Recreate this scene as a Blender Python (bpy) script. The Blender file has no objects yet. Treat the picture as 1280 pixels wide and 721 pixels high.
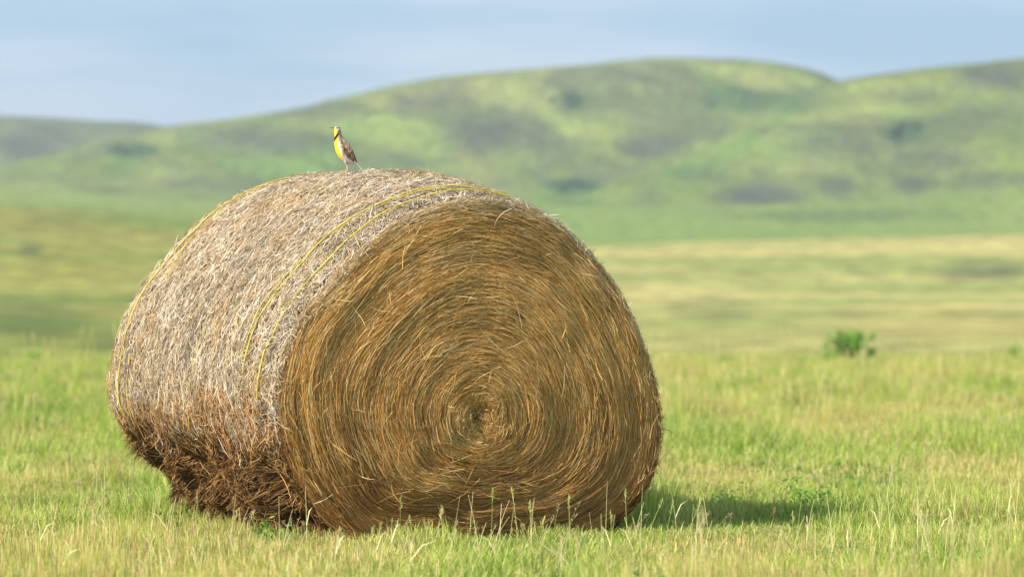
import bpy, math, random
import numpy as np
from mathutils import Vector

SC = bpy.context.scene
COL = SC.collection
rad = math.radians
rng = np.random.default_rng(7)
random.seed(7)

# ------------------------------------------------------------------ camera
F = 6100.0            # focal length in pixels of a 1280 wide frame
EYE = 0.95
HORIZON = 380.0
cam_d = bpy.data.cameras.new('camera')
cam_d.sensor_width = 36.0
cam_d.lens = F / 1280 * 36.0
cam_d.clip_start = 0.5
cam_d.clip_end = 20000
cam_d.dof.use_dof = True
cam_d.dof.focus_distance = 20.05
cam_d.dof.aperture_fstop = 4.2
cam_d.dof.aperture_blades = 0
cam = bpy.data.objects.new('camera', cam_d)
COL.objects.link(cam)
cam.location = (0, 0, EYE)
cam.rotation_euler = (rad(90) + math.atan((HORIZON - 360.5) / F), 0, 0)
SC.camera = cam

# ------------------------------------------------------------------ sun, sky, exposure
SUN_AZ = 39.5          # degrees from the left towards the camera
SUN_EL = 35.0
to_sun = Vector((-math.cos(rad(SUN_AZ)) * math.cos(rad(SUN_EL)), -math.sin(rad(SUN_AZ)) * math.cos(rad(SUN_EL)), math.sin(rad(SUN_EL))))
sd = bpy.data.lights.new('sun', 'SUN')
sd.energy = 4.6
sd.angle = rad(0.6)
sd.color = (1.0, 0.955, 0.88)
so = bpy.data.objects.new('sun', sd)
so.rotation_euler = to_sun.to_track_quat('Z', 'Y').to_euler()
COL.objects.link(so)

world = bpy.data.worlds.new('World')
SC.world = world
world.use_nodes = True
nt = world.node_tree
for n in list(nt.nodes):
    nt.nodes.remove(n)
wo = nt.nodes.new('ShaderNodeOutputWorld')
bg = nt.nodes.new('ShaderNodeBackground')
sky = nt.nodes.new('ShaderNodeTexSky')
sky.sky_type = 'NISHITA'
sky.sun_disc = False
sky.sun_elevation = rad(SUN_EL)
sky.sun_rotation = math.atan2(to_sun.x, to_sun.y)
sky.air_density = 1.0
sky.dust_density = 0.4
sky.ozone_density = 2.0
tc = nt.nodes.new('ShaderNodeTexCoord')
mp = nt.nodes.new('ShaderNodeMapping')
mp.inputs['Scale'].default_value = (6, 6, 42)
mp.inputs['Rotation'].default_value = (0, rad(5), 0)
mp.inputs['Location'].default_value = (0.3, 0.1, 0.62)
nz = nt.nodes.new('ShaderNodeTexNoise')
nz.inputs['Scale'].default_value = 1.6
nz.inputs['Detail'].default_value = 3
nz.inputs['Roughness'].default_value = 0.45
rmp = nt.nodes.new('ShaderNodeValToRGB')
rmp.color_ramp.elements[0].position = 0.36
rmp.color_ramp.elements[1].position = 0.66
mixc = nt.nodes.new('ShaderNodeMix'); mixc.data_type = 'RGBA'
mixc.inputs['A'].default_value = (2.15, 3.5, 5.0, 1)      # clear air between the clouds
mixc.inputs['B'].default_value = (4.3, 5.0, 6.0, 1)     # thin cloud
mixs = nt.nodes.new('ShaderNodeMix'); mixs.data_type = 'RGBA'
mixs.inputs['Factor'].default_value = 0.86               # mostly clouded over
L = nt.links
L.new(tc.outputs['Generated'], mp.inputs['Vector'])
L.new(mp.outputs['Vector'], nz.inputs['Vector'])
L.new(nz.outputs['Fac'], rmp.inputs['Fac'])
L.new(rmp.outputs['Color'], mixc.inputs['Factor'])
L.new(sky.outputs['Color'], mixs.inputs['A'])
L.new(mixc.outputs['Result'], mixs.inputs['B'])
L.new(mixs.outputs['Result'], bg.inputs['Color'])
bg.inputs['Strength'].default_value = 0.112
L.new(bg.outputs['Background'], wo.inputs['Surface'])

SC.view_settings.view_transform = 'Standard'
SC.view_settings.look = 'None'
SC.view_settings.gamma = 1.0
SC.view_settings.exposure = 0.48
SC.render.engine = 'CYCLES'
SC.cycles.max_bounces = 6
SC.cycles.diffuse_bounces = 3
SC.cycles.transparent_max_bounces = 6
SC.cycles.use_denoising = True

# ------------------------------------------------------------------ helpers
def lin(r, g, b):
    f = lambda c: (c / 255 / 12.92) if c / 255 <= 0.04045 else ((c / 255 + 0.055) / 1.055) ** 2.4
    return np.array([f(r), f(g), f(b)])

def hash2(ix, iy, seed):
    h = (ix.astype(np.int64) * 374761393 + iy.astype(np.int64) * 668265263 + seed * 974634777) & 0xFFFFFFFF
    h = ((h ^ (h >> 13)) * 1274126177) & 0xFFFFFFFF
    h = h ^ (h >> 16)
    return (h & 0xFFFFFF) / float(0xFFFFFF)

def vnoise(x, y, seed=0):
    x = np.asarray(x, float); y = np.asarray(y, float)
    ix = np.floor(x); iy = np.floor(y)
    fx = x - ix; fy = y - iy
    fx = fx * fx * (3 - 2 * fx); fy = fy * fy * (3 - 2 * fy)
    a = hash2(ix, iy, seed); b = hash2(ix + 1, iy, seed)
    c = hash2(ix, iy + 1, seed); d = hash2(ix + 1, iy + 1, seed)
    return (a * (1 - fx) + b * fx) * (1 - fy) + (c * (1 - fx) + d * fx) * fy

def fbm(x, y, seed=0, octv=4, gain=0.5):
    s = 0; a = 1; t = 0
    for o in range(octv):
        s = s + a * vnoise(x * 2 ** o + 17.3 * o, y * 2 ** o - 9.1 * o, seed + o)
        t += a; a *= gain
    return s / t

def sstep(a, b, x):
    t = np.clip((x - a) / (b - a), 0, 1)
    return t * t * (3 - 2 * t)

def mesh_obj(name, verts, faces, mat, parent=None, colors=None, smooth=False, mats=None, face_mat=None):
    """verts (n,3) numpy, faces (m,4) or (m,3) numpy or a list of such arrays"""
    me = bpy.data.meshes.new(name)
    if not isinstance(faces, list):
        faces = [faces]
    verts = np.asarray(verts, np.float32)
    me.vertices.add(len(verts))
    me.vertices.foreach_set('co', verts.ravel())
    idx = np.concatenate([f.ravel() for f in faces]).astype(np.int32)
    tot = np.concatenate([np.full(len(f), f.shape[1], np.int32) for f in faces])
    st = np.concatenate([[0], np.cumsum(tot)[:-1]]).astype(np.int32)
    me.loops.add(len(idx))
    me.loops.foreach_set('vertex_index', idx)
    me.polygons.add(len(tot))
    me.polygons.foreach_set('loop_start', st)
    me.polygons.foreach_set('loop_total', tot)
    if face_mat is not None:
        me.polygons.foreach_set('material_index', np.asarray(face_mat, np.int32))
    me.update(calc_edges=True)
    me.validate()
    if smooth:
        me.polygons.foreach_set('use_smooth', np.ones(len(me.polygons), bool))
    else:
        me.polygons.foreach_set('use_smooth', np.zeros(len(me.polygons), bool))
    if colors is not None:
        at = me.color_attributes.new('tint', 'FLOAT_COLOR', 'POINT')
        c4 = np.ones((len(verts), 4), np.float32)
        c4[:, :3] = colors
        at.data.foreach_set('color', c4.ravel())
    for m in (mats or [mat]):
        me.materials.append(m)
    o = bpy.data.objects.new(name, me)
    COL.objects.link(o)
    if parent is not None:
        o.parent = parent
    return o

class Batch:
    """collects geometry for ONE mesh"""
    def __init__(s):
        s.v = []; s.f4 = []; s.f3 = []; s.c = []; s.n = 0
    def add(s, v, f, c):
        v = np.asarray(v, float)
        c = np.broadcast_to(np.asarray(c, float), (len(v), 3))
        f = np.asarray(f)
        (s.f4 if f.shape[1] == 4 else s.f3).append(f + s.n)
        s.v.append(v); s.c.append(c); s.n += len(v)
    def grid(s, P, C, close_u=False, close_v=False):
        nu, nv = P.shape[:2]
        I = np.arange(nu * nv).reshape(nu, nv)
        iu = np.arange(nu if close_u else nu - 1); iv = np.arange(nv if close_v else nv - 1)
        a = I[np.ix_(iu, iv)]; b = I[np.ix_((iu + 1) % nu, iv)]
        c = I[np.ix_((iu + 1) % nu, (iv + 1) % nv)]; d = I[np.ix_(iu, (iv + 1) % nv)]
        s.add(P.reshape(-1, 3), np.stack([a, b, c, d], -1).reshape(-1, 4), np.broadcast_to(C, P.shape).reshape(-1, 3))
    def ribbons(s, P, side, W, C):
        """P (N,K,3) centre lines, side (N,K,3) unit, W (N,K) half widths, C (N,3) or (N,K,3)"""
        N, K = P.shape[:2]
        A = P - side * W[..., None]; B = P + side * W[..., None]
        V = np.stack([A, B], 2).reshape(-1, 3)
        base = (np.arange(N)[:, None] * K + np.arange(K - 1)[None]) * 2
        f = np.stack([base, base + 1, base + 3, base + 2], -1).reshape(-1, 4)
        if C.ndim == 2:
            C = np.repeat(C[:, None], K, 1)
        s.add(V, f, np.repeat(C, 2, axis=1).reshape(-1, 3) if C.shape[1] == K else C)
    def tube(s, pts, r, C, n=6):
        pts = np.asarray(pts, float); K = len(pts)
        r = np.broadcast_to(np.asarray(r, float), (K,))
        t = np.gradient(pts, axis=0); t /= np.linalg.norm(t, axis=1)[:, None] + 1e-9
        ref = np.array([0.21, 0.97, 0.1])
        a = np.cross(t, ref); a /= np.linalg.norm(a, axis=1)[:, None]
        b = np.cross(t, a)
        ph = np.linspace(0, 2 * np.pi, n, endpoint=False)
        P = pts[:, None] + r[:, None, None] * (a[:, None] * np.cos(ph)[None, :, None] + b[:, None] * np.sin(ph)[None, :, None])
        s.grid(P, np.broadcast_to(C, P.shape) if np.ndim(C) < 2 else np.repeat(np.asarray(C)[:, None], n, 1), close_v=True)
    def build(s, name, mat, parent=None, smooth=False, org=(0, 0, 0)):
        f = []
        if s.f4: f.append(np.concatenate(s.f4))
        if s.f3: f.append(np.concatenate(s.f3))
        return mesh_obj(name, np.concatenate(s.v) - np.asarray(org), f, mat, parent, np.concatenate(s.c), smooth)

def mat_new(name, rough=0.8, spec=0.2):
    m = bpy.data.materials.new(name); m.use_nodes = True
    b = m.node_tree.nodes['Principled BSDF']
    b.inputs['Roughness'].default_value = rough
    b.inputs['Specular IOR Level'].default_value = spec
    return m, m.node_tree, b

def tint_material(name, rough=0.7, spec=0.25, translucent=0.0, noise=None, noise_amt=0.3, sheen=0.0):
    """base colour from the mesh's own tint times a procedural variation"""
    m, t, b = mat_new(name, rough, spec)
    at = t.nodes.new('ShaderNodeAttribute'); at.attribute_name = 'tint'
    src = at.outputs['Color']
    if noise:
        geo = t.nodes.new('ShaderNodeNewGeometry')
        n = t.nodes.new('ShaderNodeTexNoise'); n.inputs['Scale'].default_value = noise; n.inputs['Detail'].default_value = 4
        t.links.new(geo.outputs['Position'], n.inputs['Vector'])
        mr = t.nodes.new('ShaderNodeMapRange')
        mr.inputs['From Min'].default_value = 0.3; mr.inputs['From Max'].default_value = 0.7
        mr.inputs['To Min'].default_value = 1 - noise_amt; mr.inputs['To Max'].default_value = 1 + noise_amt
        t.links.new(n.outputs['Fac'], mr.inputs['Value'])
        vm = t.nodes.new('ShaderNodeVectorMath'); vm.operation = 'SCALE'
        t.links.new(src, vm.inputs[0]); t.links.new(mr.outputs['Result'], vm.inputs['Scale'])
        src = vm.outputs['Vector']
    t.links.new(src, b.inputs['Base Color'])
    if translucent:
        out = t.nodes['Material Output']
        tr = t.nodes.new('ShaderNodeBsdfTranslucent')
        mx = t.nodes.new('ShaderNodeMixShader'); mx.inputs['Fac'].default_value = translucent
        t.links.new(src, tr.inputs['Color'])
        t.links.new(b.outputs['BSDF'], mx.inputs[1]); t.links.new(tr.outputs['BSDF'], mx.inputs[2])
        t.links.new(mx.outputs['Shader'], out.inputs['Surface'])
    return m

def tag(o, label=None, cat=None, group=None, kind=None):
    if label: o['label'] = label
    if cat: o['category'] = cat
    if group: o['group'] = group
    if kind: o['kind'] = kind
    return o

def world_at(px, py, Y):
    return np.array([(px - 640) / F * Y, Y, EYE + (HORIZON - py) / F * Y])

# ------------------------------------------------------------------ terrain
R1 = np.array([[-1500, 190], [-400, 150], [0, 144], [60, 147], [110, 149], [170, 150], [215, 158], [300, 168], [500, 190], [900, 220], [3000, 250]])
R2 = np.array([[-1500, 300], [-400, 250], [0, 205], [100, 180], [160, 166], [215, 157], [260, 152], [300, 147], [350, 138], [400, 127], [440, 119], [480, 109], [520, 101], [560, 95], [600, 90], [640, 86],
               [700, 81], [760, 76], [800, 73], [860, 70], [900, 71], [940, 75], [980, 80], [1020, 88], [1050, 102], [1100, 125], [1280, 175], [1800, 240], [3000, 270]])
R3 = np.array([[-1500, 300], [400, 290], [600, 262], [760, 222], [860, 178], [960, 134], [1020, 110], [1048, 101], [1100, 93], [1160, 85], [1220, 78], [1280, 73], [1360, 68], [1500, 72], [1900, 110], [3000, 180]])
def ridge(R, px):
    k = 12.0
    return (np.interp(px - k, R[:, 0], R[:, 1]) + np.interp(px, R[:, 0], R[:, 1]) + np.interp(px + k, R[:, 0], R[:, 1])) / 3

def knots_z(px):
    """base terrain below the hills: distances and the sight line height there"""
    A = np.interp(px, [-600, 0, 120, 240, 420, 640, 800, 1000, 1280, 1900], [262, 264, 270, 280, 296, 305, 307, 303, 298, 290])
    return A

def terrain(X, Y):
    px = 640 + F * X / np.maximum(Y, 60)
    A = knots_z(px)
    h = lambda py, D: EYE + (HORIZON - py) / F * D
    zs = []
    Ys = [-1e3, 74, 82, 104, 145, 170, 230, 330, 450, 560, 700, 850, 1000, 1200, 4000]
    mid1 = A + (438 - A) * 0.80; mid2 = A + (438 - A) * 0.52; mid3 = A + (438 - A) * 0.22
    vals = [0 * px, 0 * px, 0 * px - 0.03, 0 * px - 0.55, h(447 + 0 * px, 145), h(mid1 + 14, 170), h(mid1 - 12, 230), h(mid2 - 10, 330), h(A, 450), h(A + 5, 560), h(A - 2, 700), h(A - 12, 850),
            h(A - 22, 1000), h(A - 28, 1200), h(A - 15, 4000)]
    z = np.zeros_like(px)
    for i in range(len(Ys) - 1):
        m = (Y >= Ys[i]) & (Y < Ys[i + 1])
        t = (Y - Ys[i]) / (Ys[i + 1] - Ys[i])
        # catmull-rom style tangents
        def tang(k):
            if k <= 1 or k >= len(Ys) - 1: return 0 * px
            return (vals[k + 1] - vals[k - 1]) / (Ys[k + 1] - Ys[k - 1])
        dx = Ys[i + 1] - Ys[i]
        t2 = t * t; t3 = t2 * t
        zz = (2 * t3 - 3 * t2 + 1) * vals[i] + (t3 - 2 * t2 + t) * dx * tang(i) + (-2 * t3 + 3 * t2) * vals[i + 1] + (t3 - t2) * dx * tang(i + 1)
        z = np.where(m, zz, z)
    z = z + np.clip((Y - 150) / 300, 0, 1) * (fbm(X / 60, Y / 110, 3, 4) - 0.5) * 2.4
    for R, D, foot, sd_, amp in ((R1, 2100, 1500, 21, 6), (R2, 1500, 1080, 22, 6.5), (R3, 1290, 960, 23, 5.0)):
        wob = (fbm(X / 260, Y * 0 + 3, sd_, 2) - 0.5) * 120
        Dk = D + wob
        zc = h(ridge(R, px), Dk)
        zb = h(A - 24, foot)
        t = (Y - foot) / (Dk - foot)
        prof = np.where(t < 1, np.clip(t, 0, 1) ** 1.0, 1)
        prof = 0.5 - 0.5 * np.cos(np.pi * np.clip(t, 0, 2) ** 0.9)
        # spurs and gullies running down the slope
        xs = X + 0.35 * (Y - D)
        g = fbm(xs / 42, Y / 150, sd_ + 30, 4, 0.45)
        g = 1 - np.abs(2 * g - 1) * 1.9
        g2 = fbm(X / 14, Y / 50, sd_ + 60, 3) - 0.5
        mask = np.clip(t, 0, 1) * np.clip((1.04 - t) * 5, 0, 1)
        zk = zb + (zc - zb) * prof + mask * (amp * (g - 0.62) * 2.4 + 2.4 * g2) - np.clip(-t, 0, 9) * 60
        lim = h(ridge(R, px) + np.clip(1 - t, 0, 1) * 26, np.maximum(Y, 1))
        zk = np.where(t < 1, np.minimum(zk, lim), np.minimum(zk, h(ridge(R, px), Dk)))
        # smooth maximum
        kk = 3.0
        dlt = np.clip((zk - z) / kk, -30, 30)
        z = z + kk * np.log1p(np.exp(dlt))
    z = z - np.where(z > 0, 0, 0)
    near = np.clip((82 - Y) / 15, 0, 1)
    zn = (fbm(X / 2.2, Y / 2.2, 5, 3) - 0.5) * 0.05
    far0 = terrain.offset
    return z * (1 - near) + zn * near - far0 * (1 - near)
terrain.offset = 0.0
# the smooth maximum lifts the low ground a little: measured once and taken off
terrain.offset = float(terrain(np.array([0.0]), np.array([83.0]))[0]) + 0.02

Yr = np.concatenate([np.linspace(-30, 12, 15), np.linspace(12.4, 30, 60), np.linspace(30.6, 100, 90), np.linspace(101, 240, 110), np.linspace(242, 900, 190), np.linspace(903, 1560, 230), np.linspace(1566, 2250, 110), np.linspace(2280, 3000, 14)])
uc = np.linspace(-1, 1, 361)
uc = np.sign(uc) * (0.125 * np.abs(uc) + 0.5 * np.abs(uc) ** 6)
YY, UU = np.meshgrid(Yr, uc, indexing='ij')
XX = UU * (YY + 45)
ZZ = terrain(XX, YY)
PX = 640 + F * XX / np.maximum(YY, 60)
PY = HORIZON - (ZZ - EYE) / np.maximum(YY, 12) * F

# plant cover: what grows where
green = lin(116, 136, 60); lush = lin(92, 132, 52); olive = lin(134, 138, 70); straw_c = lin(168, 164, 98)
sage = lin(92, 96, 74); shrubc = lin(46, 78, 44); soil = lin(92, 84, 48)
n1 = fbm(XX / 30, YY / 90, 40, 4)[..., None]
n2 = fbm(XX / 9, YY / 40, 41, 4)[..., None]
n3 = fbm(XX / 70, YY / 160, 42, 3)[..., None]
Cg = green * (1 - n1) + olive * n1
m_ = sstep(0.45, 0.68, n2); Cg = Cg * (1 - 0.45 * m_) + lush * 0.45 * m_
m_ = sstep(0.5, 0.68, n3); Cg = Cg * (1 - 0.45 * m_) + straw_c * 0.45 * m_
hillm = sstep(950, 1080, YY)[..., None]
m_ = sstep(0.50, 0.66, fbm(XX / 22, YY / 75, 43, 5)[..., None]) * hillm
Cg = Cg * (1 + .5 * hillm * (fbm(XX / 11, YY / 45, 48, 4)[..., None] - .5))
Cg = Cg * (1 - 0.5 * m_) + sage * 0.92 * 0.5 * m_
# mid field colours: olive to the left, straw gold to the right
midm = (sstep(110, 150, YY) * (1 - sstep(470, 540, YY)))[..., None]
side_r = sstep(350, 900, PX)[..., None]
mc = (lin(144, 136, 70) * (1 - side_r) + lin(190, 172, 108) * side_r)
mn = fbm(XX / 14, YY / 30, 44, 4)[..., None]
mc = mc * (0.72 + 0.56 * mn)
m_ = sstep(0.5, 0.7, fbm(XX / 25, YY / 22, 45, 3)[..., None]); mc = mc * (1 - 0.5 * m_) + lush * 0.5 * m_
low = (1 - sstep(175, 265, YY))[..., None]
mc = mc * (1 - 0.35 * low) + lin(104, 120, 54) * 0.35 * low
Cg = Cg * (1 - 0.85 * midm) + mc * 0.85 * midm
Cg = Cg * (1 - .18 * hillm)
# the green flat between field and hills
flat = (sstep(520, 600, YY) * (1 - sstep(1000, 1120, YY)))[..., None]
Cg = Cg * (1 - 0.6 * flat) + lin(126, 142, 62) * 0.6 * flat
# patches of brush with a place of their own (photo x, y, half sizes, amount, colour)
BRUSH = [(715, 126, 17, 13, .85, 's'), (815, 182, 42, 13, .8, 'g'), (620, 165, 75, 26, .7, 'g'), (715, 232, 32, 10, .65, 's'), (945, 245, 55, 12, .75, 'g'), (1045, 232, 22, 14, .5, 'g'), (1130, 165, 28, 14, .6, 's'),
         (1140, 232, 25, 12, .6, 'g'), (1240, 95, 55, 16, .75, 'g'), (1250, 225, 60, 12, .55, 'g'), (950, 125, 100, 16, .5, 's'), (325, 175, 85, 20, .6, 'g'), (400, 140, 60, 14, .5, 'g'), (35, 180, 45, 15, .8, 'g'), (70, 162, 150, 20, .5, 'g'), (560, 120, 60, 16, .35, 'g'), (700, 180, 50, 10, .35, 'g'), (870, 215, 40, 8, .4, 's'), (1180, 200, 60, 10, .4, 'g'), (500, 200, 70, 8, .3, 'g'), (1150, 120, 60, 9, .35, 'g'), (300, 230, 80, 10, .3, 'g'),
         (170, 188, 30, 10, .6, 's'), (1230, 340, 75, 9, .45, 'g'), (885, 385, 60, 16, .22, 's'), (1060, 270, 160, 8, .35, 's'), (40, 400, 70, 22, .35, 's'), (150, 425, 60, 14, .25, 's'), (38, 313, 18, 6, .7, 'g'), (760, 95, 70, 9, .4, 'g'), (1050, 185, 70, 14, .35, 'g'),
         (930, 185, 45, 14, -.7, 'l'), (470, 160, 60, 20, -.55, 'l'), (600, 260, 140, 22, -.3, 'l'), (830, 290, 110, 16, -.45, 'l'), (780, 150, 60, 16, -.35, 'y'), (650, 120, 60, 14, -.3, 'y'), (1080, 140, 60, 16, -.4, 'y'), (1000, 205, 70, 14, -.3, 'y'),
         (950, 350, 230, 14, -.6, 'y'), (1180, 400, 140, 22, -.45, 't'), (1000, 310, 200, 8, -.5, 'y'), (90, 330, 100, 30, -.4, 'o')]
cc = {'s': shrubc, 'g': sage * 0.75, 'l': lin(116, 144, 58), 'y': lin(156, 158, 88), 't': lin(172, 150, 88), 'o': lin(140, 138, 40)}
pn = fbm(XX / 8, YY / 30, 46, 4)
for (bx, by, hx, hy, a, kx) in BRUSH:
    far = by < 255
    dm = (YY > 900) if far else (YY > 120)
    e = ((PX - bx) / hx) ** 2 + ((PY - by) / hy) ** 2 + (pn - 0.5) * 1.6
    w = (sstep(1.9, -0.1, e) * dm * min(1, abs(a) * (1.35 if kx in 'sg' else .6)))[..., None]
    Cg = Cg * (1 - w) + cc[kx] * w
# near field soil and thatch under the grass
nearm = (1 - sstep(84, 96, YY))[..., None]
thatch = lin(104, 112, 48) * (0.55 + 0.9 * fbm(XX * 3, YY * 3, 47, 3)[..., None])
Cg = Cg * (1 - nearm) + thatch * nearm

ground_mat = tint_material('ground_cover', 0.95, 0.05, noise=None)
t = ground_mat.node_tree
b = t.nodes['Principled BSDF']
geo = t.nodes.new('ShaderNodeNewGeometry')
mpn = t.nodes.new('ShaderNodeMapping'); mpn.inputs['Scale'].default_value = (.8, 0.3, 1)
nn = t.nodes.new('ShaderNodeTexNoise'); nn.inputs['Scale'].default_value = 0.55; nn.inputs['Detail'].default_value = 6; nn.inputs['Roughness'].default_value = 0.62
mr = t.nodes.new('ShaderNodeMapRange'); mr.inputs['From Min'].default_value = 0.32; mr.inputs['From Max'].default_value = 0.68; mr.inputs['To Min'].default_value = 0.6; mr.inputs['To Max'].default_value = 1.4
vm = t.nodes.new('ShaderNodeVectorMath'); vm.operation = 'SCALE'
at = [n for n in t.nodes if n.type == 'ATTRIBUTE'][0]
t.links.new(geo.outputs['Position'], mpn.inputs['Vector']); t.links.new(mpn.outputs['Vector'], nn.inputs['Vector'])
t.links.new(nn.outputs['Fac'], mr.inputs['Value']); t.links.new(at.outputs['Color'], vm.inputs[0]); t.links.new(mr.outputs['Result'], vm.inputs['Scale'])
t.links.new(vm.outputs['Vector'], b.inputs['Base Color'])
bp = t.nodes.new('ShaderNodeBump'); bp.inputs['Strength'].default_value = 0.5; bp.inputs['Distance'].default_value = 0.5
t.links.new(nn.outputs['Fac'], bp.inputs['Height']); t.links.new(bp.outputs['Normal'], b.inputs['Normal'])

gb = Batch(); gb.grid(np.stack([XX, YY, ZZ], -1), Cg)
tag(gb.build('ground', ground_mat, smooth=True), kind='structure')

def ground_z(x, y):
    return float(terrain(np.array([float(x)]), np.array([float(y)]))[0])

# ------------------------------------------------------------------ grass
leaf_mat = tint_material('grass_blade', 0.55, 0.3, translucent=0.36, noise=1.6, noise_amt=0.22)
def tuft(nb, r, h0, h1, w0, w1, cols, stems=0, seed=0, lean=0.35, leafy=0):
    g = np.random.default_rng(seed)
    B = Batch()
    K = 5
    tt = np.linspace(0, 1, K)
    a = g.uniform(0, 2 * np.pi, nb); q = r * np.sqrt(g.uniform(0, 1, nb))
    root = np.stack([q * np.cos(a), q * np.sin(a), -0.01 * np.ones(nb)], -1)
    H = g.uniform(h0, h1, nb) * g.choice([0.5, 1, 1.3], nb)
    la = g.uniform(0, 2 * np.pi, nb); ld = np.stack([np.cos(la), np.sin(la), 0 * la], -1)
    ln = np.abs(g.normal(0, lean, nb)); cv = g.uniform(0.2, 0.9, nb) * ln
    P = root[:, None] + H[:, None, None] * (np.array([0, 0, 1.0])[None, None] * (tt[None, :, None] * (1 - 0.25 * (cv[:, None, None] * tt[None, :, None]) ** 2)) + ld[:, None] * (ln[:, None] * 0.4 * tt[None] + cv[:, None] * tt[None] ** 2)[..., None])
    wa = g.uniform(0, 2 * np.pi, nb)
    side = np.repeat(np.stack([np.cos(wa), np.sin(wa), 0 * wa], -1)[:, None], K, 1)
    W = g.uniform(w0, w1, nb)[:, None] * np.array([0.8, 1, 0.85, 0.55, 0.08])[None]
    ci = g.integers(0, len(cols), nb)
    C = np.array(cols)[ci] * g.uniform(0.8, 1.2, (nb, 1))
    # blades are paler and drier towards the tip
    Ck = C[:, None] * (1 + 0.25 * tt)[None, :, None] * np.array([1, 1, 1])
    B.ribbons(P, side, W, Ck)
    for i in range(stems):
        hh = g.uniform(0.10, 0.2); la = g.uniform(0, 6.28); l = g.uniform(0.0, 0.05)
        x0, y0 = g.uniform(-r, r, 2)
        pts = np.array([[x0 + l * t_ ** 2 * math.cos(la), y0 + l * t_ ** 2 * math.sin(la), hh * t_] for t_ in np.linspace(0, 1, 6)])
        c = lin(226, 212, 150) * g.uniform(0.8, 1.2)
        B.tube(pts, 0.0007, c, 3)
        tip = pts[-1]
        for k in range(9):      # seed head
            s0 = pts[-1] - (pts[-1] - pts[-2]) * (k / 9) * 1.1
            an = g.uniform(0, 6.28)
            e = s0 + np.array([0.008 * math.cos(an), 0.008 * math.sin(an), 0.012])
            B.tube(np.array([s0, (s0 + e) / 2, e]), [0.0004, 0.0011, 0.0003], c, 3)
    if leafy:                   # small round leaved weed among the blades
        for k in range(leafy):
            an = g.uniform(0, 6.28); rr = g.uniform(0, r * 1.6); z = g.uniform(0.02, 0.07)
            c0 = np.array([rr * math.cos(an), rr * math.sin(an), z]); s = g.uniform(0.007, 0.014)
            d1 = np.array([math.cos(an), math.sin(an), 0.3]); d2 = np.array([-math.sin(an), math.cos(an), g.uniform(-.3, .3)])
            v = [c0 - d1 * s, c0 + d2 * s * 0.6, c0 + d1 * s, c0 - d2 * s * 0.6]
            B.add(v, [[0, 1, 2, 3]], lin(58, 132, 44) * g.uniform(0.7, 1.3))
    return B

G1, G2, G3 = lin(122, 148, 50), lin(158, 172, 70), lin(84, 120, 38)
S1, S2, S3 = lin(222, 206, 138), lin(202, 176, 110), lin(178, 182, 92)
S4 = lin(170, 128, 90)
TUFTS = [
    tuft(18, .05, .035, .085, .0011, .0022, [G1, G2, G3, G2, S3, S1], 0, 1, .5),
    tuft(18, .05, .04, .095, .0011, .0023, [G2, G2, S3, G1, S3], 0, 2, .45),
    tuft(18, .05, .035, .095, .0010, .0020, [S1, S2, S3, G2, S1, S4], 0, 3, .45),
    tuft(17, .05, .03, .075, .0014, .0026, [G3, G1, G3 * .9, G2], 0, 4, 0.7),
    tuft(15, .05, .04, .095, .0011, .0021, [G2, S3, S1, G1], 0, 5, .45),
    tuft(14, .05, .03, .065, .0013, .0024, [G1, G3], 0, 6, 0.6, leafy=6),
    tuft(16, .05, .05, .12, .0009, .0018, [S1, S1, S2, S4, G2], 0, 7, 0.4),
    tuft(10, .05, .05, .13, .0009, .0018, [S1, S2, G2], 2, 8, 0.4),
]
tcol = bpy.data.collections.new('tuft_kinds')
for i, B in enumerate(TUFTS):
    o = B.build('tuft_%d' % i, leaf_mat)
    COL.objects.unlink(o); tcol.objects.link(o)

def scatter_nodes(name, coll):
    g = bpy.data.node_groups.new(name, 'GeometryNodeTree')
    g.interface.new_socket('Geometry', in_out='INPUT', socket_type='NodeSocketGeometry')
    g.interface.new_socket('Geometry', in_out='OUTPUT', socket_type='NodeSocketGeometry')
    gi = g.nodes.new('NodeGroupInput'); go = g.nodes.new('NodeGroupOutput')
    ci = g.nodes.new('GeometryNodeCollectionInfo'); ci.inputs['Collection'].default_value = coll
    ci.inputs['Separate Children'].default_value = True; ci.inputs['Reset Children'].default_value = True
    ip = g.nodes.new('GeometryNodeInstanceOnPoints'); ip.inputs['Pick Instance'].default_value = True
    def attr(n, ty):
        a = g.nodes.new('GeometryNodeInputNamedAttribute'); a.data_type = ty; a.inputs['Name'].default_value = n
        return [s for s in a.outputs if s.name == 'Attribute' and s.enabled][0] if any(s.enabled and s.name == 'Attribute' for s in a.outputs) else a.outputs[0]
    m2p = g.nodes.new('GeometryNodeMeshToPoints')
    g.links.new(gi.outputs[0], m2p.inputs[0])
    g.links.new(m2p.outputs[0], ip.inputs['Points'])
    g.links.new(ci.outputs[0], ip.inputs['Instance'])
    g.links.new(attr('kind_index', 'INT'), ip.inputs['Instance Index'])
    g.links.new(attr('turn', 'FLOAT_VECTOR'), ip.inputs['Rotation'])
    g.links.new(attr('size', 'FLOAT_VECTOR'), ip.inputs['Scale'])
    g.links.new(ip.outputs[0], go.inputs[0])
    return g
gn = scatter_nodes('grass_scatter', tcol)

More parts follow.
